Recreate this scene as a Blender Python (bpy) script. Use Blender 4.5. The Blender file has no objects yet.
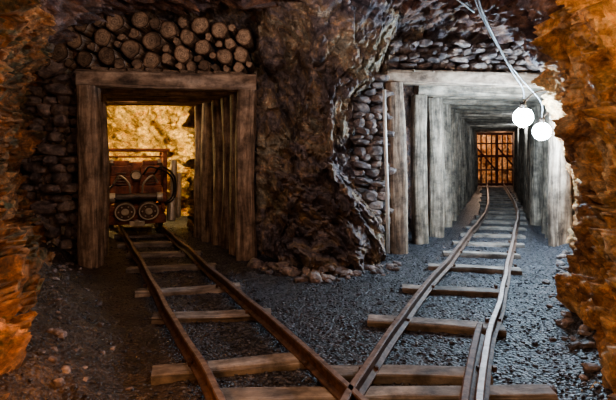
import bpy, bmesh, math, random
from mathutils import Vector, Matrix, noise
random.seed(7)
R=random.uniform
scene=bpy.context.scene
try:
    scene.view_settings.look='AgX - Medium High Contrast'
except Exception: pass

# ------------------------------------------------------------ helpers
def interp(tab,v):
    if v<=tab[0][0]: return tab[0][1]
    for (a,b),(c,d) in zip(tab,tab[1:]):
        if v<=c:
            t=(v-a)/(c-a); return b+(d-b)*t
    return tab[-1][1]
def sst(a,b,x):
    t=max(0,min(1,(x-a)/(b-a))); return t*t*(3-2*t)
def facet(p,s,k=0.5):
    q=p*s
    d,pts=noise.voronoi(q)
    c=pts[0]
    r=noise.cell_vector(c*7.31+Vector((3.1,9.7,5.5)))
    return (r.dot(q-c))*k+ (noise.cell(c*5.17+Vector((1.3,2.2,7.9)))-.5)*.35
def rockd(p):
    w=Vector((noise.noise(p*2.1),noise.noise(p*2.1+Vector((7,1,3))),noise.noise(p*2.1+Vector((2,9,4)))))*.12
    st=Vector((p.x,p.y,p.z*.85+.35*p.x))+w
    a=noise.fractal(st*0.8,1.0,2.1,3)*.17
    b=facet(st,1.3,.8)*.26
    c=facet(st+Vector((5,3,1)),3.2,.9)*.20
    d=facet(st+Vector((1,7,2)),8,.9)*.10
    e=noise.fractal(st*10,.8,2.0,3)*.035
    return a+b+c+d+e

class MB:
    def __init__(s): s.v=[];s.f=[];s.uv=[];s.m=[]
    def add(s,vs,fs,uvs=None,mi=0):
        o=len(s.v); s.v+= [tuple(v) for v in vs]
        for i,f in enumerate(fs):
            s.f.append([o+j for j in f])
            s.uv.append(uvs[i] if uvs else [(0,0)]*len(f))
            s.m.append(mi if isinstance(mi,int) else mi[i])
    def obj(s,name,mats,smooth=True,bevel=0,parent=None,flat_mi=None):
        me=bpy.data.meshes.new(name); me.from_pydata(s.v,[],s.f)
        ul=me.uv_layers.new(name="UVMap")
        k=0
        for u in s.uv:
            for c in u:
                ul.data[k].uv=c; k+=1
        for m in mats: me.materials.append(m)
        for i,p in enumerate(me.polygons):
            p.material_index=s.m[i]; p.use_smooth=smooth and s.m[i]!=flat_mi
        me.update()
        ob=bpy.data.objects.new(name,me); scene.collection.objects.link(ob)
        if bevel:
            b=ob.modifiers.new("Bevel","BEVEL"); b.width=bevel; b.segments=2; b.limit_method='ANGLE'
        if parent: ob.parent=parent
        return ob

def frame(d):
    d=d.normalized()
    up=Vector((0,0,1)) if abs(d.z)<.9 else Vector((0,1,0))
    a=up.cross(d).normalized(); b=d.cross(a).normalized()
    return a,b
def timber(mb,p0,p1,w,h=None,sq=0.0,seg=20,rough=.012,taper=1.0,sm=0,em=1,bend=.01):
    """log / hewn timber between two points; w,h = full widths"""
    p0=Vector(p0);p1=Vector(p1); h=h or w
    L=(p1-p0).length; a,b=frame(p1-p0)
    n=max(3,int(L/.09)); off=R(0,50); uo=R(0,20)
    rows=[]
    bx,by=R(-bend,bend),R(-bend,bend)
    for i in range(n+1):
        t=i/n; c=p0.lerp(p1,t)+(a*bx+b*by)*math.sin(math.pi*t)*L
        tp=1+(taper-1)*t; row=[]
        e=2/(2+sq*6)
        for j in range(seg):
            th=2*math.pi*(j+.5)/seg; cs,sn=math.cos(th),math.sin(th)
            x=math.copysign(abs(cs)**e,cs); y=math.copysign(abs(sn)**e,sn)
            q=Vector((cs*1.6,sn*1.6,t*L*1.2+off))
            k=1+noise.noise(q)*rough*5/max(w,.1)*.25+noise.noise(Vector((cs*5,sn*5,t*L*3+off)))*rough*1.2/max(w,.1)*.3
            row.append(c+(a*x*w*.5+b*y*h*.5)*tp*k)
        rows.append(row)
    vs=[v for r in rows for v in r]; fs=[];uv=[];mi=[]
    cw=math.pi*(w+h)/2
    for i in range(n):
        for j in range(seg):
            j2=(j+1)%seg
            fs.append([i*seg+j,i*seg+j2,(i+1)*seg+j2,(i+1)*seg+j])
            u0,u1=uo+j/seg*cw,uo+(j+1)/seg*cw;v0,v1=off+i/n*L,off+(i+1)/n*L
            uv.append([(u0,v0),(u1,v0),(u1,v1),(u0,v1)]);mi.append(sm)
    for e_,rev in((0,True),(n,False)):
        r0=len(vs); vs+= [v.copy() for v in rows[e_]]
        cidx=len(vs); vs.append(sum(rows[e_],Vector())/seg)
        for j in range(seg):
            j2=(j+1)%seg
            t1,t2=2*math.pi*j/seg,2*math.pi*(j+1)/seg
            tri=[cidx,r0+j,r0+j2]; uvt=[(0,0),(math.cos(t1),math.sin(t1)),(math.cos(t2),math.sin(t2))]
            if rev: tri=[tri[0],tri[2],tri[1]]; uvt=[uvt[0],uvt[2],uvt[1]]
            fs.append(tri);uv.append(uvt);mi.append(em)
    mb.add(vs,fs,uv,mi)
def box(mb,c,s,rz=0,mi=0,rot=None):
    M=Matrix.Translation(Vector(c))@(rot if rot else Matrix.Rotation(rz,4,'Z'))
    x,y,z=s[0]/2,s[1]/2,s[2]/2
    vs=[M@Vector(p) for p in((-x,-y,-z),(x,-y,-z),(x,y,-z),(-x,y,-z),(-x,-y,z),(x,-y,z),(x,y,z),(-x,y,z))]
    fs=[(0,3,2,1),(4,5,6,7),(0,1,5,4),(1,2,6,5),(2,3,7,6),(3,0,4,7)]
    mb.add(vs,fs,None,mi)
def cyl(mb,p0,p1,r,seg=20,mi=0,r2=None):
    p0=Vector(p0);p1=Vector(p1);a,b=frame(p1-p0);r2=r if r2 is None else r2
    vs=[];
    for p,rr in((p0,r),(p1,r2)):
        for j in range(seg):
            t=2*math.pi*j/seg; vs.append(p+(a*math.cos(t)+b*math.sin(t))*rr)
    fs=[[j,(j+1)%seg,seg+(j+1)%seg,seg+j] for j in range(seg)]
    fs.append(list(range(seg))[::-1]);fs.append(list(range(seg,2*seg)))
    mb.add(vs,fs,None,mi)
def tube(mb,pts,r,seg=8,mi=0):
    pts=[Vector(p) for p in pts];n=len(pts);vs=[]
    for i,p in enumerate(pts):
        d=(pts[min(i+1,n-1)]-pts[max(i-1,0)]);a,b=frame(d)
        for j in range(seg):
            t=2*math.pi*j/seg; vs.append(p+(a*math.cos(t)+b*math.sin(t))*r)
    fs=[[i*seg+j,i*seg+(j+1)%seg,(i+1)*seg+(j+1)%seg,(i+1)*seg+j] for i in range(n-1) for j in range(seg)]
    fs.append(list(range(seg))[::-1]);fs.append([(n-1)*seg+j for j in range(seg)])
    mb.add(vs,fs,None,mi)
def smoothpath(pts,k=8):
    pts=[Vector(p) for p in pts]; P=[pts[0]*2-pts[1]]+pts+[pts[-1]*2-pts[-2]]; out=[]
    for i in range(1,len(P)-2):
        for j in range(k):
            t=j/k; a,b,c,d=P[i-1],P[i],P[i+1],P[i+2]
            out.append(.5*((2*b)+(c-a)*t+(2*a-5*b+4*c-d)*t*t+(3*b-a-3*c+d)*t**3))
    out.append(pts[-1]); return out
def icos(sub):
    bm=bmesh.new(); bmesh.ops.create_icosphere(bm,subdivisions=sub,radius=1)
    v=[x.co.copy() for x in bm.verts]; f=[[q.index for q in p.verts] for p in bm.faces]; bm.free(); return v,f
ICO={1:icos(1),2:icos(2),3:icos(3)}
def stone(mb,c,s,sub=2,boxy=.5,mi=0,rot=None):
    vs,fs=ICO[sub]; off=Vector((R(0,90),R(0,90),R(0,90)))
    M=rot or (Matrix.Rotation(R(-.35,.35),3,'X')@Matrix.Rotation(R(-.35,.35),3,'Y')@Matrix.Rotation(R(-.3,.3),3,'Z'))
    out=[]
    for v in vs:
        m=max(abs(v.x),abs(v.y),abs(v.z)); q=v.lerp(v/m,boxy)
        q=q*(1+noise.noise(v*1.1+off)*.3)
        out.append(Vector(c)+M@Vector((q.x*s[0],q.y*s[1],q.z*s[2])))
    mb.add(out,fs,None,mi)

# ------------------------------------------------------------ materials
def newmat(name):
    m=bpy.data.materials.new(name);m.use_nodes=True;nt=m.node_tree
    return m,nt,nt.nodes["Principled BSDF"]
def nd(nt,t,**kw):
    n=nt.nodes.new(t)
    for k,v in kw.items():
        if k in n.inputs: n.inputs[k].default_value=v
        else: setattr(n,k,v)
    return n
def ramp(nt,src,stops):
    r=nt.nodes.new('ShaderNodeValToRGB'); e=r.color_ramp.elements
    while len(e)<len(stops): e.new(.5)
    for i,(p,c) in enumerate(stops): e[i].position=p; e[i].color=(*c,1)
    nt.links.new(src,r.inputs[0]); return r.outputs[0]
def mixc(nt,f,a,b,mode='MIX'):
    m=nt.nodes.new('ShaderNodeMix');m.data_type='RGBA';m.blend_type=mode
    if isinstance(f,float): m.inputs[0].default_value=f
    else: nt.links.new(f,m.inputs[0])
    for s,i in((a,6),(b,7)):
        if isinstance(s,tuple): m.inputs[i].default_value=(*s,1)
        else: nt.links.new(s,m.inputs[i])
    return m.outputs[2]
def rockmat(name,stops,sc=1.1,bump=1.0,rough=(.4,.8),seed=0,spec=.5,fine=1.0):
    m,nt,b=newmat(name); L=nt.links
    tc=nd(nt,'ShaderNodeTexCoord'); mp=nd(nt,'ShaderNodeMapping'); mp.inputs['Location'].default_value=(seed,seed*1.7,seed*.6)
    mp.inputs['Rotation'].default_value=(.3,.5,.2)
    L.new(tc.outputs['Object'],mp.inputs[0])
    n1=nd(nt,'ShaderNodeTexNoise',Scale=sc,Detail=11.0,Roughness=.74,Distortion=1.1);L.new(mp.outputs[0],n1.inputs[0])
    n2=nd(nt,'ShaderNodeTexNoise',Scale=9.0*fine,Detail=10.0,Roughness=.78,Distortion=.4);L.new(mp.outputs[0],n2.inputs[0])
    col=ramp(nt,n1.outputs[0],stops)
    dk=ramp(nt,n2.outputs[0],[(.36,(.22,.2,.2)),(.46,(.75,.75,.75)),(.54,(1.2,1.2,1.2)),(.62,(2.2,2.1,1.95))])
    col=mixc(nt,.9,col,dk,'MULTIPLY')
    L.new(col,b.inputs['Base Color'])
    rr=nd(nt,'ShaderNodeMapRange'); rr.inputs[3].default_value=rough[0];rr.inputs[4].default_value=rough[1]
    L.new(n2.outputs[0],rr.inputs[0]);L.new(rr.outputs[0],b.inputs['Roughness'])
    wn=mixc(nt,.25,mp.outputs[0],n2.outputs[1],'ADD')
    v=nd(nt,'ShaderNodeTexVoronoi',Scale=5.5*fine); L.new(wn,v.inputs[0])
    v2=nd(nt,'ShaderNodeTexVoronoi',Scale=14.0*fine); L.new(wn,v2.inputs[0])
    n3=nd(nt,'ShaderNodeTexNoise',Scale=22.0*fine,Detail=10.0,Roughness=.8);L.new(mp.outputs[0],n3.inputs[0])
    ad=nd(nt,'ShaderNodeMath',operation='MULTIPLY_ADD');L.new(v.outputs[0],ad.inputs[0]);ad.inputs[1].default_value=1.0;L.new(n3.outputs[0],ad.inputs[2])
    ad2=nd(nt,'ShaderNodeMath',operation='MULTIPLY_ADD');L.new(v2.outputs[0],ad2.inputs[0]);ad2.inputs[1].default_value=.5;L.new(ad.outputs[0],ad2.inputs[2])
    bp=nd(nt,'ShaderNodeBump',Strength=bump*.8,Distance=.08/fine);L.new(ad2.outputs[0],bp.inputs['Height']);L.new(bp.outputs[0],b.inputs['Normal'])
    b.inputs['Specular IOR Level'].default_value=spec
    return m
M_wall=rockmat("rock_purple_brown",[(.33,(.06,.06,.08)),(.42,(.19,.16,.18)),(.48,(.32,.27,.26)),(.535,(.44,.31,.20)),(.60,(.54,.50,.40)),(.68,(.25,.24,.23))],1.4,rough=(.22,.65),seed=3)
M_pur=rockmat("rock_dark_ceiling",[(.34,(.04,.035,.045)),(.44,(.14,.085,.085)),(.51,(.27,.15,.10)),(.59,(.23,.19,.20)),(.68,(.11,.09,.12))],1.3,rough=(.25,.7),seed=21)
M_orange=rockmat("rock_iron_orange",[(.32,(.08,.04,.02)),(.42,(.36,.17,.07)),(.50,(.68,.37,.16)),(.59,(.75,.52,.29)),(.7,(.3,.15,.07))],1.7,seed=8)
M_left=rockmat("rock_left_mossy",[(.32,(.05,.03,.02)),(.42,(.18,.14,.07)),(.49,(.42,.20,.09)),(.56,(.55,.27,.11)),(.63,(.2,.2,.10)),(.7,(.15,.08,.05))],1.6,seed=15)
M_gold=rockmat("rock_gold",[(.34,(.16,.09,.03)),(.44,(.45,.29,.10)),(.53,(.8,.60,.27)),(.6,(.48,.24,.09)),(.7,(.4,.28,.13))],1.9,seed=12)
M_stone=rockmat("stone_packing",[(.35,(.055,.048,.048)),(.47,(.16,.125,.12)),(.56,(.26,.20,.165)),(.68,(.14,.12,.15))],2.6,.5,seed=5)
def woodmat(name,stops,bump=.5,rough=.75):
    m,nt,b=newmat(name);L=nt.links
    tc=nd(nt,'ShaderNodeTexCoord');mp=nd(nt,'ShaderNodeMapping');mp.inputs['Scale'].default_value=(26,1.6,1)
    L.new(tc.outputs['UV'],mp.inputs[0])
    n1=nd(nt,'ShaderNodeTexNoise',Scale=1.0,Detail=9.0,Roughness=.65,Distortion=.5);L.new(mp.outputs[0],n1.inputs[0])
    n2=nd(nt,'ShaderNodeTexNoise',Scale=5.0,Detail=8.0,Roughness=.7);L.new(tc.outputs['Object'],n2.inputs[0])
    c=ramp(nt,n1.outputs[0],stops)
    c2=ramp(nt,n2.outputs[0],[(.36,(.3,.28,.26)),(.5,(.85,.82,.8)),(.62,(1.3,1.25,1.2))])
    c=mixc(nt,.9,c,c2,'MULTIPLY');L.new(c,b.inputs['Base Color']);b.inputs['Roughness'].default_value=rough
    bp=nd(nt,'ShaderNodeBump',Strength=bump,Distance=.02);L.new(n1.outputs[0],bp.inputs['Height']);L.new(bp.outputs[0],b.inputs['Normal'])
    return m
M_wood=woodmat("timber_aged",[(.32,(.04,.028,.02)),(.45,(.20,.14,.10)),(.58,(.37,.28,.21)),(.72,(.5,.42,.33))],.8)
M_woodB=woodmat("timber_grey",[(.32,(.045,.036,.028)),(.45,(.18,.145,.11)),(.58,(.33,.27,.21)),(.72,(.44,.38,.31))],.8)
M_plank=woodmat("sleeper_wood",[(.3,(.045,.036,.03)),(.45,(.16,.135,.115)),(.6,(.29,.25,.22)),(.75,(.40,.36,.32))],.8)
def endmat():
    m,nt,b=newmat("log_end");L=nt.links
    tc=nd(nt,'ShaderNodeTexCoord')
    n=nd(nt,'ShaderNodeTexNoise',Scale=2.5,Detail=5.0);L.new(tc.outputs['Object'],n.inputs[0])
    n4=nd(nt,'ShaderNodeTexNoise',Scale=25.0,Detail=6.0,Roughness=.7);L.new(tc.outputs['Object'],n4.inputs[0])
    ln=nd(nt,'ShaderNodeVectorMath',operation='LENGTH');L.new(tc.outputs['UV'],ln.inputs[0])
    ma=nd(nt,'ShaderNodeMath',operation='MULTIPLY_ADD');L.new(ln.outputs['Value'],ma.inputs[0]);ma.inputs[1].default_value=26.0
    mm=nd(nt,'ShaderNodeMath',operation='MULTIPLY');L.new(n.outputs[0],mm.inputs[0]);mm.inputs[1].default_value=7.0;L.new(mm.outputs[0],ma.inputs[2])
    sn=nd(nt,'ShaderNodeMath',operation='SINE');L.new(ma.outputs[0],sn.inputs[0])
    rings=ramp(nt,sn.outputs[0],[(.0,(.34,.27,.21)),(.9,(.46,.38,.30))])
    rings=mixc(nt,.9,rings,ramp(nt,n4.outputs[0],[(.35,(.4,.37,.36)),(.6,(1.25,1.2,1.15))]),'MULTIPLY')
    edge=ramp(nt,ln.outputs['Value'],[(.0,(.6,.5,.45)),(.15,(1,1,1)),(.80,(.9,.85,.8)),(.92,(.15,.1,.08))])
    c=mixc(nt,1.0,rings,edge,'MULTIPLY')
    n3=nd(nt,'ShaderNodeTexNoise',Scale=2.7,Detail=3.0);L.new(tc.outputs['Object'],n3.inputs[0])
    c=mixc(nt,.95,c,ramp(nt,n3.outputs[0],[(.35,(.35,.32,.31)),(.6,(1.2,1.15,1.1))]),'MULTIPLY')
    L.new(c,b.inputs['Base Color']);b.inputs['Roughness'].default_value=.85
    bp=nd(nt,'ShaderNodeBump',Strength=.4,Distance=.01);L.new(n4.outputs[0],bp.inputs['Height']);L.new(bp.outputs[0],b.inputs['Normal'])
    return m
M_end=endmat()
def metal(name,c1,c2,rough=.5,met=.6,sc=9.0):
    m,nt,b=newmat(name);L=nt.links
    tc=nd(nt,'ShaderNodeTexCoord');n=nd(nt,'ShaderNodeTexNoise',Scale=sc,Detail=8.0,Roughness=.7);L.new(tc.outputs['Object'],n.inputs[0])
    L.new(ramp(nt,n.outputs[0],[(.38,c1),(.62,c2)]),b.inputs['Base Color'])
    b.inputs['Metallic'].default_value=met;b.inputs['Roughness'].default_value=rough
    bp=nd(nt,'ShaderNodeBump',Strength=.3,Distance=.01);L.new(n.outputs[0],bp.inputs['Height']);L.new(bp.outputs[0],b.inputs['Normal'])
    return m
M_rail=metal("rail_rust",(.06,.035,.025),(.17,.10,.07),.65,.3,14.0)
M_railtop=metal("rail_worn_head",(.13,.09,.075),(.30,.23,.20),.45,.5,14.0)
M_rust=metal("rusty_red_paint",(.08,.028,.02),(.34,.12,.07),.55,.2,6.0)
M_gate=metal("gate_dark_rust",(.05,.02,.015),(.18,.06,.035),.6,.2,6.0)
M_steel=metal("worn_steel",(.3,.26,.2),(.65,.57,.45),.4,.4,5.0)
M_darkm=metal("dark_iron",(.03,.022,.018),(.13,.08,.055),.45,.3,8.0)
M_rubber=metal("cable_rubber",(.01,.01,.01),(.03,.03,.03),.5,0.0)
M_cable=metal("cable_sheath",(.10,.10,.11),(.25,.25,.27),.45,0.0)
M_pale=metal("pale_pipe",(.5,.47,.43),(.75,.72,.68),.4,.1)
def floormat():
    m,nt,b=newmat("gravel_floor");L=nt.links
    tc=nd(nt,'ShaderNodeTexCoord');sp=nd(nt,'ShaderNodeSeparateXYZ');L.new(tc.outputs['Object'],sp.inputs[0])
    v=nd(nt,'ShaderNodeTexVoronoi',Scale=42.0);L.new(tc.outputs['Object'],v.inputs[0])
    n=nd(nt,'ShaderNodeTexNoise',Scale=1.6,Detail=5.0);L.new(tc.outputs['Object'],n.inputs[0])
    n2=nd(nt,'ShaderNodeTexNoise',Scale=30.0,Detail=6.0,Roughness=.7);L.new(tc.outputs['Object'],n2.inputs[0])
    n5=nd(nt,'ShaderNodeTexNoise',Scale=4.0,Detail=8.0,Roughness=.7);L.new(tc.outputs['Object'],n5.inputs[0])
    bw=nd(nt,'ShaderNodeRGBToBW');L.new(v.outputs['Color'],bw.inputs[0])
    grey=ramp(nt,bw.outputs[0],[(.2,(.007,.007,.009)),(.55,(.024,.024,.031)),(.85,(.12,.12,.14))])
    brown=ramp(nt,n2.outputs[0],[(.35,(.02,.014,.011)),(.55,(.08,.055,.04)),(.7,(.17,.12,.085))])
    pt=ramp(nt,n5.outputs[0],[(.38,(.35,.35,.35)),(.58,(1.2,1.17,1.12))])
    brown=mixc(nt,.9,brown,pt,'MULTIPLY');grey=mixc(nt,.6,grey,pt,'MULTIPLY')
    a=nd(nt,'ShaderNodeMath',operation='MULTIPLY_ADD');L.new(sp.outputs[1],a.inputs[0]);a.inputs[1].default_value=.45;L.new(sp.outputs[0],a.inputs[2])
    a2=nd(nt,'ShaderNodeMath',operation='MULTIPLY_ADD');L.new(n.outputs[0],a2.inputs[0]);a2.inputs[1].default_value=1.0;L.new(a.outputs[0],a2.inputs[2])
    f=nd(nt,'ShaderNodeMapRange');f.inputs[1].default_value=.7;f.inputs[2].default_value=1.6;L.new(a2.outputs[0],f.inputs[0])
    L.new(mixc(nt,f.outputs[0],brown,grey),b.inputs['Base Color'])
    b.inputs['Roughness'].default_value=.42
    inv=nd(nt,'ShaderNodeMath',operation='MULTIPLY_ADD');L.new(v.outputs[0],inv.inputs[0]);inv.inputs[1].default_value=-1.2;L.new(n2.outputs[0],inv.inputs[2])
    bp=nd(nt,'ShaderNodeBump',Strength=1.0,Distance=.02);L.new(inv.outputs[0],bp.inputs['Height']);L.new(bp.outputs[0],b.inputs['Normal'])
    return m
M_floor=floormat()
M_peb=rockmat("gravel_stone",[(.35,(.012,.012,.016)),(.5,(.036,.036,.046)),(.62,(.13,.13,.15))],14.0,.2,seed=2,rough=(.3,.65))
def emis(name,c,s):
    m,nt,b=newmat(name);b.inputs['Emission Color'].default_value=(*c,1);b.inputs['Emission Strength'].default_value=s
    b.inputs['Base Color'].default_value=(.8,.8,.8,1);return m
M_bulb=emis("lamp_glass_cool",(.58,.80,1.0),500)

# ------------------------------------------------------------ main chamber shell (side walls + roof)
XL=[(-2,-1.9),(1,-1.75),(2.5,-1.85),(4,-2.65),(6,-3.75),(7.8,-4.0)]
XR=[(-2,1.75),(1.5,1.66),(2.5,1.76),(3,1.92),(4,2.38),(5,2.88),(6,3.38),(7,3.95),(7.8,4.35)]
HH=[(-2,3.0),(2,3.2),(4,3.3),(5.5,3.25),(6.6,3.3),(7.8,3.2)]
def shell(name,t0,t1,mat,y0=-2,y1=7.7,ny=360,nt_=110):
    vs=[];fs=[]
    for i in range(ny+1):
        y=y0+(y1-y0)*(i/ny)**.85; l,r,h=interp(XL,y),interp(XR,y),interp(HH,y)
        c=(l+r)/2;hw=(r-l)/2
        for j in range(nt_+1):
            t=t0+(t1-t0)*j/nt_
            cs,sn=math.cos(t),math.sin(t)
            ex=.42
            x=c-hw*math.copysign(abs(cs)**ex,cs); z=-.15+(h+.15)*max(0,sn)**.62
            p=Vector((x,y,z)); dirn=Vector((c-x,-.25*hw,(1.5-z)*.8)).normalized()
            d=rockd(p)
            if x<c: d+=.50*(1-sst(0,1.6,z))
            else: d+=.12*(1-sst(0,.6,z))+.12*sst(1.2,2.1,z)*(1-sst(4,5.5,y))
            vs.append(p+dirn*d)
    w=nt_+1
    for i in range(ny):
        for j in range(nt_):
            fs.append([i*w+j,i*w+j+1,(i+1)*w+j+1,(i+1)*w+j])
    mb=MB();mb.add(vs,fs);return mb.obj(name,[mat])
shell("wall_left",0,.85,M_left,nt_=150)
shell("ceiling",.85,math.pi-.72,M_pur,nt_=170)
shell("wall_right",math.pi-.72,math.pi,M_orange,nt_=150)

# ------------------------------------------------------------ back rock wall with two tunnel mouths
def backy(x,z):
    x0=x
    if x<1.25: x=min(1.25,x+.42*sst(.3,1.6,z)*(1-sst(2.1,2.6,z))*sst(-.1,.45,x))
    y=interp([(-5,5.7),(-3.3,6.25),(-2.9,6.45),(-.75,6.78),(-.55,6.68),(-.1,6.5),(.3,6.3),(.62,6.28),(.95,6.6),(1.2,7.2),(3.9,7.5),(6,7.9)],x)
    pil=sst(-.75,-.35,x)*(1-sst(.95,1.25,x))
    y-= pil*.25*(1-sst(0,1.4,z)) + .66*math.exp(-((x-.30)/.52)**2)*(1-sst(-.05,.85+.3*noise.noise(Vector((x*2.3,3,0))),z))
    rx=.62; y-= .30*math.exp(-((x-rx)/.14)**2)*(1-sst(1.7,2.4,z))
    rx2=-.25+.25*z*.5; y-= .22*math.exp(-((x-rx2)/.16)**2)
    x=x0
    over=1.15*max(0,z-2.5)
    rec=sst(-3.3,-3.0,x)*(1-sst(-.75,-.5,x)); zA=3.2
    recB=sst(1.1,1.4,x)
    over=over*(1-max(rec,recB*.9))+ (max(0,z-zA)*1.5)*rec+max(0,z-3.05)*1.3*recB*.9
    return y-over
ST=.025
mb=MB();vs=[];fs=[];xs=[-4.6+i*ST for i in range(396)];zs=[-.2+i*ST for i in range(152)]
for z in zs:
    for x in xs:
        p=Vector((x,backy(x,z),z))
        edge=min(abs(x+2.85),abs(x+.7),abs(x-1.2)) if z<2.5 else 1
        k=.25+.75*sst(0,.35,edge)
        d=rockd(p)*1.2*k
        vs.append(p+Vector((0,-d,0))+Vector((noise.noise(p*3),0,noise.noise(p*3+Vector((9,9,9)))))*.05*k)
w=len(xs)
for i in range(len(zs)-1):
    for j in range(w-1):
        x,z=xs[j],zs[i]
        if (-2.85<x<-.74 and z<2.42) or (1.22<x<3.95 and z<2.5): continue
        if -2.9<x<-.85 and 2.42<=z<3.1: continue
        fs.append([i*w+j,i*w+j+1,(i+1)*w+j+1,(i+1)*w+j])
mb.add(vs,fs);mb.obj("wall_back",[M_wall],smooth=False)

# ------------------------------------------------------------ floor
def trackA(y): return -.28-.477*(y-2.92)
CB=smoothpath([(.28,1.2,0),(.43,2.1,0),(.665,2.8,0),(1.50,4.63,0),(3.03,7.9,0),(4.93,12.2,0),(8.2,21,0),(9.2,23.5,0)],14)
CB_t=[(p.y,p.x) for p in CB]
def trackB(y): return interp(CB_t,y)
def fz(x,y):
    z=noise.fractal(Vector((x*.9,y*.9,0)),1,2,3)*.03
    if y<8:
        l,r=interp(XL,y),interp(XR,y)
        k=1-sst(0,1.1,x-l)
        z+=.42*k+.12*(1-sst(0,.5,r-x))+ k*(1-k)*noise.fractal(Vector((x*4,y*4,2)),1,2,4)*.3
    on=max(1-sst(.45,.8,abs(x-trackA(y))),1-sst(.45,.8,abs(x-trackB(y))))
    z=z*(1-on)
    return z+noise.noise(Vector((x*7,y*7,1)))*.012+noise.noise(Vector((x*16,y*16,4)))*.008
def axis(a,f0,f1,b,fine,coarse):
    o=[];v=a
    while v<b:
        o.append(v); v+= fine if f0<=v<f1 else coarse
    o.append(b);return o
gx=axis(-8,-4,4.4,11,.04,.2);gy=axis(-2,1.8,8,24.5,.04,.2)
vs=[(x,y,fz(x,y)) for y in gy for x in gx];w=len(gx)
fs=[[i*w+j,i*w+j+1,(i+1)*w+j+1,(i+1)*w+j] for i in range(len(gy)-1) for j in range(w-1)]
mb=MB();mb.add(vs,fs);mb.obj("floor",[M_floor])
mb=MB()
for _ in range(11000):
    y=2.3+7*random.random()**1.4; x=R(max(-.7*y,-4),min(.62*y,4.6))
    if x<trackA(y)-.5 and random.random()<.75: continue
    s=R(.005,.013)*(1 if random.random()<.97 else 1.8)
    stone(mb,(x,y,fz(x,y)+s*.3),(s*R(.8,1.4),s*R(.8,1.3),s*R(.5,.9)),1,.3)
mb.obj("gravel_stones",[M_peb],smooth=False)
mb=MB()
for _ in range(200):
    y=R(2.4,6.4)
    u=random.random()
    if u<.25:
        x=interp(XL,y)+.5+abs(random.gauss(.05,.2)); s=R(.012,.035)
    elif u<.42: x=interp(XR,y)-.12-abs(random.gauss(.1,.1)); s=R(.015,.045)
    else:
        x=R(-.7,1.15); y=5.52-abs(random.gauss(0,.16))+.75*abs(x-.28); s=R(.012,.05)*(1 if random.random()<.85 else 1.8)
    if abs(x-trackB(y))<.7 or abs(x-trackA(y))<.7: continue
    stone(mb,(x,y,fz(x,y)+s*.3),(s*R(.8,1.4),s*R(.8,1.3),s*R(.5,.9)),2,.55)
mb.obj("rock_rubble",[M_stone],smooth=False)

# ------------------------------------------------------------ timber sets
def tset(name,L,Rr,zt,cap=.22,pw=.25,lean=.04,sq=.2,sqc=.8,mat=M_wood,over=.14,caph=None,dz=(0,0),depth=None):
    mb=MB(); L=Vector(L);Rr=Vector(Rr); d=(Rr-L).normalized(); up=Vector((0,0,1))
    timber(mb,L-up*.12,L+up*(zt+dz[0])-d*lean,pw*1.05,sq=sq,taper=.95,rough=.03,bend=.014)
    timber(mb,Rr-up*.12,Rr+up*(zt+dz[1])+d*lean*.3,pw*1.05,sq=sq,taper=.95,rough=.03,bend=.014)
    h=caph or cap
    timber(mb,L-d*(over+lean)+up*(zt+dz[0]+h/2-.01),Rr+d*over+up*(zt+dz[1]+h/2-.01),depth or cap,h,sq=sqc,rough=.018,seg=28,bend=.004)
    return mb.obj(name,[mat,M_end],flat_mi=1)
dA=Vector((-.58,1,0));LA=Vector((-2.77,6.12,0));RA=Vector((-.83,6.5,0))
tset("mine_timber_set",LA,RA,2.27,cap=.22,pw=.25,lean=.03,sq=.4,sqc=1.0,over=.12)
for s in (.3,.66,1.02,1.4,1.8):
    tset("mine_timber_set",LA+dA*s+Vector((0,.3,0)),RA+dA*s+Vector((.02,0,0)),2.25+R(-.02,.02),cap=.2,pw=R(.22,.26),sq=.1,sqc=.3,lean=.02,over=.05)
LB=[(1.29,6.93),(1.80,7.65),(2.2,8.3)];RB=[(3.85,7.32),(4.12,8.05),(4.36,8.62)]
y=9.3
while y<20.8:
    LB.append((2.65+.3975*(y-9.3),y));RB.append((4.64+.396*(y-9.3)-.06,y+.3));y+=.95
for i,(l,r) in enumerate(zip(LB,RB)):
    tset("mine_timber_set",(*l,0),(*r,0),2.43 if i==0 else 2.36+R(-.02,.02),cap=.2 if i==0 else .2,pw=.28 if i==0 else R(.22,.27),
         sq=.2,sqc=.8 if i==0 else .4,lean=.06 if i==0 else .03,mat=M_wood if i==0 else M_woodB,over=.12 if i==0 else .05)
def lagging(name,Ls,Rs,z,mat,n=9):
    mb=MB()
    for k in range(n):
        t=(k+.5)/n
        for a in range(len(Ls)-1):
            p0=Vector((*Ls[a],0)).lerp(Vector((*Rs[a],0)),t);p1=Vector((*Ls[a+1],0)).lerp(Vector((*Rs[a+1],0)),t)
            p0.z=z+R(0,.015);p1.z=z+R(0,.015); ex=(p1-p0).normalized()*.04
            wd=(Vector(Rs[a])-Vector(Ls[a])).length/n*.93
            timber(mb,p0-ex,p1+ex,wd,.04,sq=1,seg=12,rough=.004,bend=.002)
    return mb.obj(name,[mat,mat])
lA=[(LA+dA*s).xy for s in(.05,.5,1.0,1.45,1.9)];rA=[(RA+dA*s).xy for s in(.05,.5,1.0,1.45,1.9)]
lagging("roof_lagging",[tuple(p) for p in lA],[tuple(p) for p in rA],2.50,M_wood)
lagging("roof_lagging",LB,RB,2.60,M_woodB)
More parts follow.
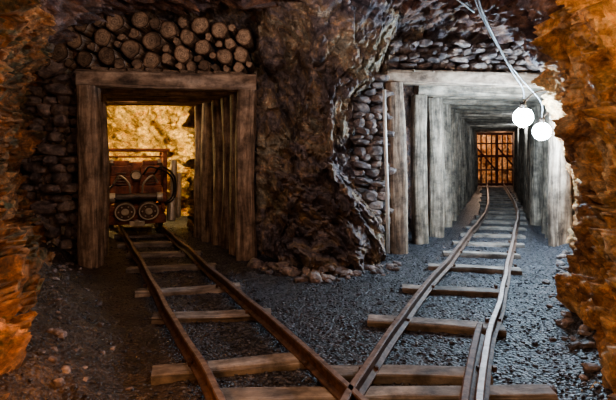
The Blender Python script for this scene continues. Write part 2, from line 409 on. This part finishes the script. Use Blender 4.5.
def side(name,pts,sgn,h,mat,step=.07,off=.2,amp=.6):
    P=[Vector((*p,0)) for p in pts];row=[]
    for a,b in zip(P,P[1:]):
        n=max(1,int((b-a).length/step));nn=Vector(((b-a).y,-(b-a).x,0)).normalized()*sgn
        for i in range(n): row.append((a.lerp(b,i/n),nn))
    row.append((P[-1],nn));nz=int(h/step)
    vs=[]
    for p,nn in row:
        for k in range(nz+1):
            q=p+nn*off+Vector((0,0,-.15+(h+.15)*k/nz)); vs.append(q-nn*(rockd(q)*amp-.02))
    w=nz+1
    fs=[[i*w+j,i*w+j+1,(i+1)*w+j+1,(i+1)*w+j] for i in range(len(row)-1) for j in range(nz)]
    mb=MB();mb.add(vs,fs);return mb.obj(name,[mat])
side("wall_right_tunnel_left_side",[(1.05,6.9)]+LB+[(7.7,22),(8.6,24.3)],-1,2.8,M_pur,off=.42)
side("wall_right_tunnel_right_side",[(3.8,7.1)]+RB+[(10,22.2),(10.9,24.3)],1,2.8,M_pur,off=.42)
side("wall_left_tunnel_right_side",[tuple((RA+dA*s).xy) for s in(.1,.8,1.95)],1,2.7,M_wall)
side("wall_left_tunnel_left_side",[tuple((LA+dA*s).xy) for s in(.25,.8,1.95)],-1,2.7,M_wall)
rc=[(-1.85,8.35),(-1.45,9.2),(-1.8,10.6),(-3.0,11.3),(-4.6,11.4),(-6.0,10.8),(-6.2,9.2),(-4.9,8.3),(-3.95,8.1)]
side("wall_chamber",rc,-1,3.0,M_gold,off=-.0,amp=1.6,step=.04)
side("wall_tunnel_end",[(8.2,24.2),(11.2,23.2)],-1,2.9,M_orange,off=.0,amp=1.5)
vs=[];fs=[];n=60
for i in range(n+1):
    for j in range(n+1):
        x=-6.5+5.4*i/n;yy=8.0+4.0*j/n;p=Vector((x,yy,2.75));vs.append(p+Vector((0,0,-rockd(p))))
fs=[[i*(n+1)+j,i*(n+1)+j+1,(i+1)*(n+1)+j+1,(i+1)*(n+1)+j] for i in range(n) for j in range(n)]
mb=MB();mb.add(vs,fs);mb.obj("ceiling_chamber",[M_gold])

# ------------------------------------------------------------ log stack above the left portal
mb=MB()
placed=[]
for rr,cnt in((.115,700),(.10,1500),(.075,3000),(.05,4000)):
    for _ in range(cnt):
        x=R(-3.3,-.80);zlow=2.52;ztop=3.22-.16*max(0,abs(x+1.95)-.5)
        r=rr*R(.9,1.12);z=R(zlow+r*.85,max(zlow+r,ztop-r*.5))
        if all((x-a)**2+(z-b)**2>(r+c)**2*1.0 for a,b,c in placed): placed.append((x,z,r))
for x,z,r in placed:
    yy=6.14+.2*(x+2.77)+R(-.03,.04)
    timber(mb,(x,yy,z),(x+R(-.03,.03),yy+.5,z),r*2,sq=0,seg=18,rough=.04,sm=0,em=1,bend=.0)
mb.obj("log_stack",[M_wood,M_end],flat_mi=1)

# ------------------------------------------------------------ packed stone walls
def stones(name,x0,x1,z0,z1,yf,sx=(.06,.14),sz=(.035,.075),jit=.05):
    mb=MB();z=z0
    while z<z1:
        h=R(*sz);x=x0+R(-.05,.05)
        while x<x1:
            wd=R(*sx)
            stone(mb,(x+wd,yf(x,z)+R(-jit,jit),z+h+R(-.02,.02)),(wd*1.02,.12,h*R(.9,1.3)),2,R(.3,.65),rot=Matrix.Rotation(R(-.3,.3),3,'Y')@Matrix.Rotation(R(-.3,.3),3,'Z'))
            x+=wd*1.95
        z+=h*1.85
    return mb.obj(name,[M_stone],smooth=False)
stones("dry_stone_wall",-3.75,-3.0,.0,2.55,lambda x,z:6.26,sx=(.06,.19),sz=(.045,.1),jit=.09)
stones("dry_stone_wall",.62,1.06,.3,2.55,lambda x,z:6.93-.2*(1.1-x))
stones("dry_stone_wall",1.15,3.7,2.66,3.05,lambda x,z:7.12+.1*(x-1.2),jit=.08)

# ------------------------------------------------------------ tracks
PROF=[(-.04,0),(.04,0),(.04,.010),(.009,.022),(.009,.062),(.022,.070),(.022,.092),(.016,.097),(-.016,.097),(-.022,.092),(-.022,.070),(-.009,.062),(-.009,.022),(-.04,.010)]
def rail(mb,pts,z=.05,top=1):
    n=len(pts);vs=[];k=len(PROF)
    for i,p in enumerate(pts):
        d=(pts[min(i+1,n-1)]-pts[max(i-1,0)]);d.z=0;d.normalize();nn=Vector((d.y,-d.x,0))
        for (a,b) in PROF: vs.append(Vector((p.x,p.y,z))+nn*a+Vector((0,0,b)))
    fs=[];mi=[]
    for i in range(n-1):
        for j in range(k):
            fs.append([i*k+j,i*k+(j+1)%k,(i+1)*k+(j+1)%k,(i+1)*k+j]);mi.append(top if j==7 else 0)
    fs.append(list(range(k))[::-1]);mi.append(0);fs.append([(n-1)*k+j for j in range(k)]);mi.append(0)
    mb.add(vs,fs,None,mi)
def offs(pts,o):
    out=[];n=len(pts)
    for i,p in enumerate(pts):
        d=(pts[min(i+1,n-1)]-pts[max(i-1,0)]);d.z=0;d.normalize()
        out.append(p+Vector((d.y,-d.x,0))*o)
    return out
def wob(pts,a): return [p+Vector((noise.noise(p*1.3+Vector((0,0,a)))*.025,0,0)) for p in pts]
CA=smoothpath([(.28,1.2,0),(.07,2.1,0)]+[(trackA(y),y,0) for y in(2.9,4,5.5,7,8.5,10.2)],14)
G=.335
def ties(mb,spec):
    for cx,cy,ln,wd,ang in spec:
        d=Vector((math.cos(ang),math.sin(ang),0));c=Vector((cx,cy,.0))
        timber(mb,c-d*ln/2,c+d*ln/2,wd,.105,sq=.9,seg=24,rough=.018,bend=.01)
def spikes(mb,pts,ys):
    for y in ys:
        for o in(-G-.045,-G+.045,G-.045,G+.045):
            q=min(pts,key=lambda p:abs(p.y-y)); box(mb,(q.x+o*1.1,y,.065),(.022,.03,.03))
root=bpy.data.objects.new("rail_track",None);scene.collection.objects.link(root)
mb=MB()
for o in(-G,G): rail(mb,wob(offs(CA,o),1))
spikes(mb,CA,[3.07,4.1,4.9,5.84,6.65,7.5])
mb.obj("rails",[M_rail,M_railtop],smooth=False,parent=root)
mb=MB();ya=[3.12,4.1,4.9,5.84,6.65,7.4,8.2,9.0,9.8]
ties(mb,[(trackA(y)+R(-.04,.04)-(.10 if y<3.5 else -.04),y,.98 if y<3.5 else R(.98,1.06),R(.14,.18),.17+R(-.06,.06)) for y in ya])
mb.obj("sleepers",[M_plank,M_plank],parent=root)
root=bpy.data.objects.new("rail_track",None);scene.collection.objects.link(root)
mb=MB()
for o in(-G,G): rail(mb,wob(offs(CB,o),5))
rail(mb,wob([p for p in offs(CB,G-.075) if 2.0<p.y<3.6],5),top=0)
yb=[3.0,3.88,4.87,5.8,6.6,7.4]+[8.2+.8*i for i in range(16)]
spikes(mb,CB,yb[:8])
mb.obj("rails",[M_rail,M_railtop],smooth=False,parent=root)
mb=MB()
ties(mb,[(trackB(y)+R(-.04,.04)-(.14 if y<5 else .03),y,1.0 if y<3.5 else R(.98,1.08),R(.14,.18),(-.08 if y<3.5 else -.2)+R(-.06,.06)) for y in yb])
ties(mb,[(.45,2.74,1.9,.15,.02),(.35,2.3,1.6,.17,.0),(.3,1.85,1.3,.17,.0)])
mb.obj("sleepers",[M_plank,M_plank],parent=root)

# ------------------------------------------------------------ loader in the left chamber
root=bpy.data.objects.new("mine_loader",None);scene.collection.objects.link(root)
root.location=(-3.12,8.66,0);root.rotation_euler=(0,0,math.atan(.40));root.scale=(1.18,1.06,1.07)
mb=MB()
box(mb,(0,0,.42),(.74,1.25,.18));box(mb,(0,-.64,.30),(.80,.07,.14))
box(mb,(0,.12,.86),(.62,.8,.66))
for s in(-1,1):
    x=s*.2
    for k,(zz,hh,ww,yy) in enumerate(((.74,.16,.32,-.40),(.90,.16,.30,-.37),(1.06,.16,.27,-.34),(1.18,.08,.22,-.31))):
        box(mb,(x,yy,zz),(ww,.16,hh))
    box(mb,(s*.42,-.25,.92),(.06,.07,.92)); box(mb,(s*.42,.5,.92),(.05,.06,.92)); box(mb,(s*.42,.12,1.37),(.05,.85,.04))
    box(mb,(s*.36,-.42,.62),(.12,.30,.14))
    box(mb,(s*.36,-.60,.50),(.05,.42,.07),rot=Matrix.Rotation(.25,4,'X'))
box(mb,(0,-.25,1.39),(.98,.08,.055));box(mb,(0,.5,1.39),(.94,.07,.05));box(mb,(0,-.25,1.28),(.84,.03,.03))
mb.obj("body",[M_rust],smooth=False,bevel=.02,parent=root)
mb=MB()
for s in(-1,1):
    for yy in(-.40,.38):
        cyl(mb,(s*.30,yy,.31),(s*.37,yy,.31),.165,28);cyl(mb,(s*.29,yy,.31),(s*.40,yy,.31),.06,16)
    cyl(mb,(s*.155,-.80,.44),(s*.155,-.35,.44),.145,28)
    for k in range(5): cyl(mb,(s*.27,-.47,.84+.045*k),(s*.14,-.47,.84+.045*k),.012,8)
    cyl(mb,(s*.33,-.36,.78),(s*.33,-.36,1.18),.05,16)
cyl(mb,(-.33,-.40,.31),(.33,-.40,.31),.04,12);cyl(mb,(-.33,.38,.31),(.33,.38,.31),.04,12)
cyl(mb,(-.36,-.52,.64),(.36,-.52,.64),.06,16)
cyl(mb,(0,-.46,.98),(0,-.30,.98),.085,20)
mb.obj("wheels_and_motors",[M_darkm],smooth=False,bevel=.006,parent=root)
mb=MB()
for s in(-1,1):
    n=28
    for k in range(n):
        a=2*math.pi*(k+.5)/n
        box(mb,(s*.155+math.cos(a)*.125,-.81,.44+math.sin(a)*.125),(.02,.03,.03),rot=Matrix.Rotation(-a,4,'Y'))
    cyl(mb,(s*.155,-.84,.44),(s*.155,-.80,.44),.05,16)
    for k in range(6):
        a=k*math.pi/3; cyl(mb,(s*.155+math.cos(a)*.085,-.825,.44+math.sin(a)*.085),(s*.155+math.cos(a)*.085,-.80,.44+math.sin(a)*.085),.012,8)
    cyl(mb,(s*.33,-.36,1.18),(s*.33,-.36,1.24),.03,12)
    tube(mb,smoothpath([(s*.08,-.50,.7),(s*.10,-.56,.86),(s*.22,-.54,.98),(s*.30,-.44,.86)],6),.016)
    cyl(mb,(s*.28,-.56,.64),(s*.36,-.56,.64),.075,18)
cyl(mb,(.52,-.3,.3),(.56,-.2,1.22),.05,20);cyl(mb,(.50,-.35,.22),(.53,-.27,.6),.07,20)
cyl(mb,(.62,-.2,.25),(.64,-.15,1.0),.04,16)
cyl(mb,(.0,-.70,.26),(.0,-.85,.26),.05,14);box(mb,(0,-.84,.26),(.2,.05,.08))
cyl(mb,(-.47,-.3,1.05),(-.47,-.36,1.05),.06,18)
cyl(mb,(0,-.48,.98),(0,-.45,.98),.06,18)
mb.obj("cylinders_and_coupler",[M_steel],smooth=False,bevel=.004,parent=root)
mb=MB()
for x0,x1 in((.1,.50),(.25,.54)):
    tube(mb,smoothpath([(x0,-.45,1.0),(x0+.1,-.55,1.12),(x1,-.42,.95),(x1,-.4,.6),(x0+.1,-.5,.5)],8),.014)
tube(mb,smoothpath([(-.3,-.5,.85),(-.4,-.56,.7),(-.2,-.64,.62),(.1,-.55,.65)],8),.014)
mb.obj("hoses",[M_rubber],parent=root)

# ------------------------------------------------------------ gate at the end of the right tunnel
mb=MB();gl=Vector((7.32,20.95,0));gr_=Vector((9.22,21.1,0));gd=(gr_-gl);ang=math.atan2(gd.y,gd.x);gw=gd.length
for k in range(9):
    p=gl+gd*(k/8); box(mb,(p.x,p.y,1.2),(.05 if k%4 else .12,.05,2.3),ang)
for zz,hh in((.12,.1),(.75,.06),(1.35,.11),(1.9,.06),(2.32,.1)):
    p=gl+gd*.5; box(mb,(p.x,p.y-.04,zz),(gw,.05,hh),ang)
for s in(0,.5):
    p=gl+gd*(s+.25);rot=Matrix.Rotation(ang,4,'Z')@Matrix.Rotation(.85,4,'Y');box(mb,(p.x,p.y-.07,1.2),(1.35,.04,.07),rot=rot)
mb.obj("mine_gate",[M_gate],smooth=False,bevel=.008)

mb=MB();tube(mb,[(1.10,6.60,.05),(1.09,6.60,.9),(1.06,6.61,1.7),(1.05,6.62,2.3)],.026,10);mb.obj("steel_pipe",[M_pale])  # upright steel pipe beside the right portal's left post

# ------------------------------------------------------------ lamps + cables
def lamp(name,c,wallp):
    root=bpy.data.objects.new(name,None);scene.collection.objects.link(root);root.location=c
    mb=MB();vs,fs=ICO[3];mb.add([v*.125 for v in vs],fs);mb.obj("bulb",[M_bulb],parent=root)
    mb=MB();cyl(mb,(0,0,.11),(0,0,.2),.04,16);cyl(mb,(0,0,.14),(0,0,.105),.035,16,r2=.06)
    for k in range(6):
        a=k*math.pi/3
        tube(mb,[(math.cos(a)*.04,math.sin(a)*.04,.135),(math.cos(a)*.14,math.sin(a)*.14,.03),(math.cos(a)*.14,math.sin(a)*.14,-.04),(math.cos(a)*.03,math.sin(a)*.03,-.145)],.0025,5)
    d=Vector(wallp)-Vector(c)
    tube(mb,smoothpath([(0,0,.18),(d.x*.3,d.y*.3,.22+d.z*.3),tuple(d)],6),.01,6)
    mb.obj("cage_and_bracket",[M_darkm],parent=root)
lamp("mine_lamp",(2.80,6.25,1.89),(3.35,6.15,2.25))
lamp("mine_lamp",(3.36,6.9,1.74),(3.9,6.8,2.1))
mb=MB()
tube(mb,smoothpath([(1.5,4.35,3.25),(1.75,4.9,2.95),(2.2,5.6,2.72),(2.55,6.0,2.45),(2.78,6.2,2.25),(2.80,6.25,2.05)]),.013)
tube(mb,smoothpath([(1.4,4.3,3.25),(1.8,5.1,2.98),(2.35,5.8,2.62),(2.8,6.3,2.4),(3.3,6.8,2.15),(3.36,6.9,1.9)]),.010)
tube(mb,smoothpath([(.9,4.6,3.2),(1.2,5.0,3.0),(1.45,4.9,3.02),(1.8,5.2,2.95)]),.012)
mb.obj("electric_cable",[M_cable])

# ------------------------------------------------------------ lights
def pl(n,loc,c,e,r=.12):
    l=bpy.data.lights.new(n,'POINT');l.energy=e;l.color=c;l.shadow_soft_size=r
    o=bpy.data.objects.new(n,l);o.location=loc;scene.collection.objects.link(o);return o
warm=(1,.62,.30)
pl("warm_light_right",(.65,1.8,1.9),warm,60,.06)
pl("warm_light_left",(-.95,2.2,.75),(1,.45,.16),20,.06)
pl("front_light",(-.7,1.2,2.6),(1,.80,.76),26,.12)
pl("roof_fill_left",(-1.2,3.9,2.80),(1,.78,.66),30,.06)  # added fill above the view, brightens left portal, logs and left wall
pl("roof_fill_middle",(.3,4.0,2.8),(1,.83,.80),58,.06)  # added fill above the view, brings out relief on pillar and ceiling
pl("chamber_light",(-1.98,9.1,2.42),(1,.76,.34),440)
pl("chamber_light",(-4.9,9.3,2.2),(1,.76,.34),300)
pl("left_tunnel_fill",(-2.75,7.60,2.38),(1,.75,.5),20,.04)  # added fill hidden behind the caps, brightens the loader's front
pl("gate_light",(8.2,22.4,2.1),(1,.70,.5),190)
pl("gate_light",(8.0,19.8,2.15),(1,.6,.4),12)
for yy in(11.4,15.2):
    pl("tunnel_light",(4.64+.396*(yy-9.3)-.35,yy,2.1),(.72,.87,1),36,.08)
w=bpy.data.worlds.new("World");scene.world=w;w.use_nodes=True
w.node_tree.nodes["Background"].inputs[0].default_value=(.25,.3,.5,1);w.node_tree.nodes["Background"].inputs[1].default_value=.012

cam=bpy.data.cameras.new("Camera");co=bpy.data.objects.new("Camera",cam);scene.collection.objects.link(co)
co.location=(0,0,1.4);co.rotation_euler=(math.pi/2,0,0);cam.sensor_width=36;cam.lens=36*480/616;cam.shift_y=-45/616
cam.clip_start=.05;scene.camera=co
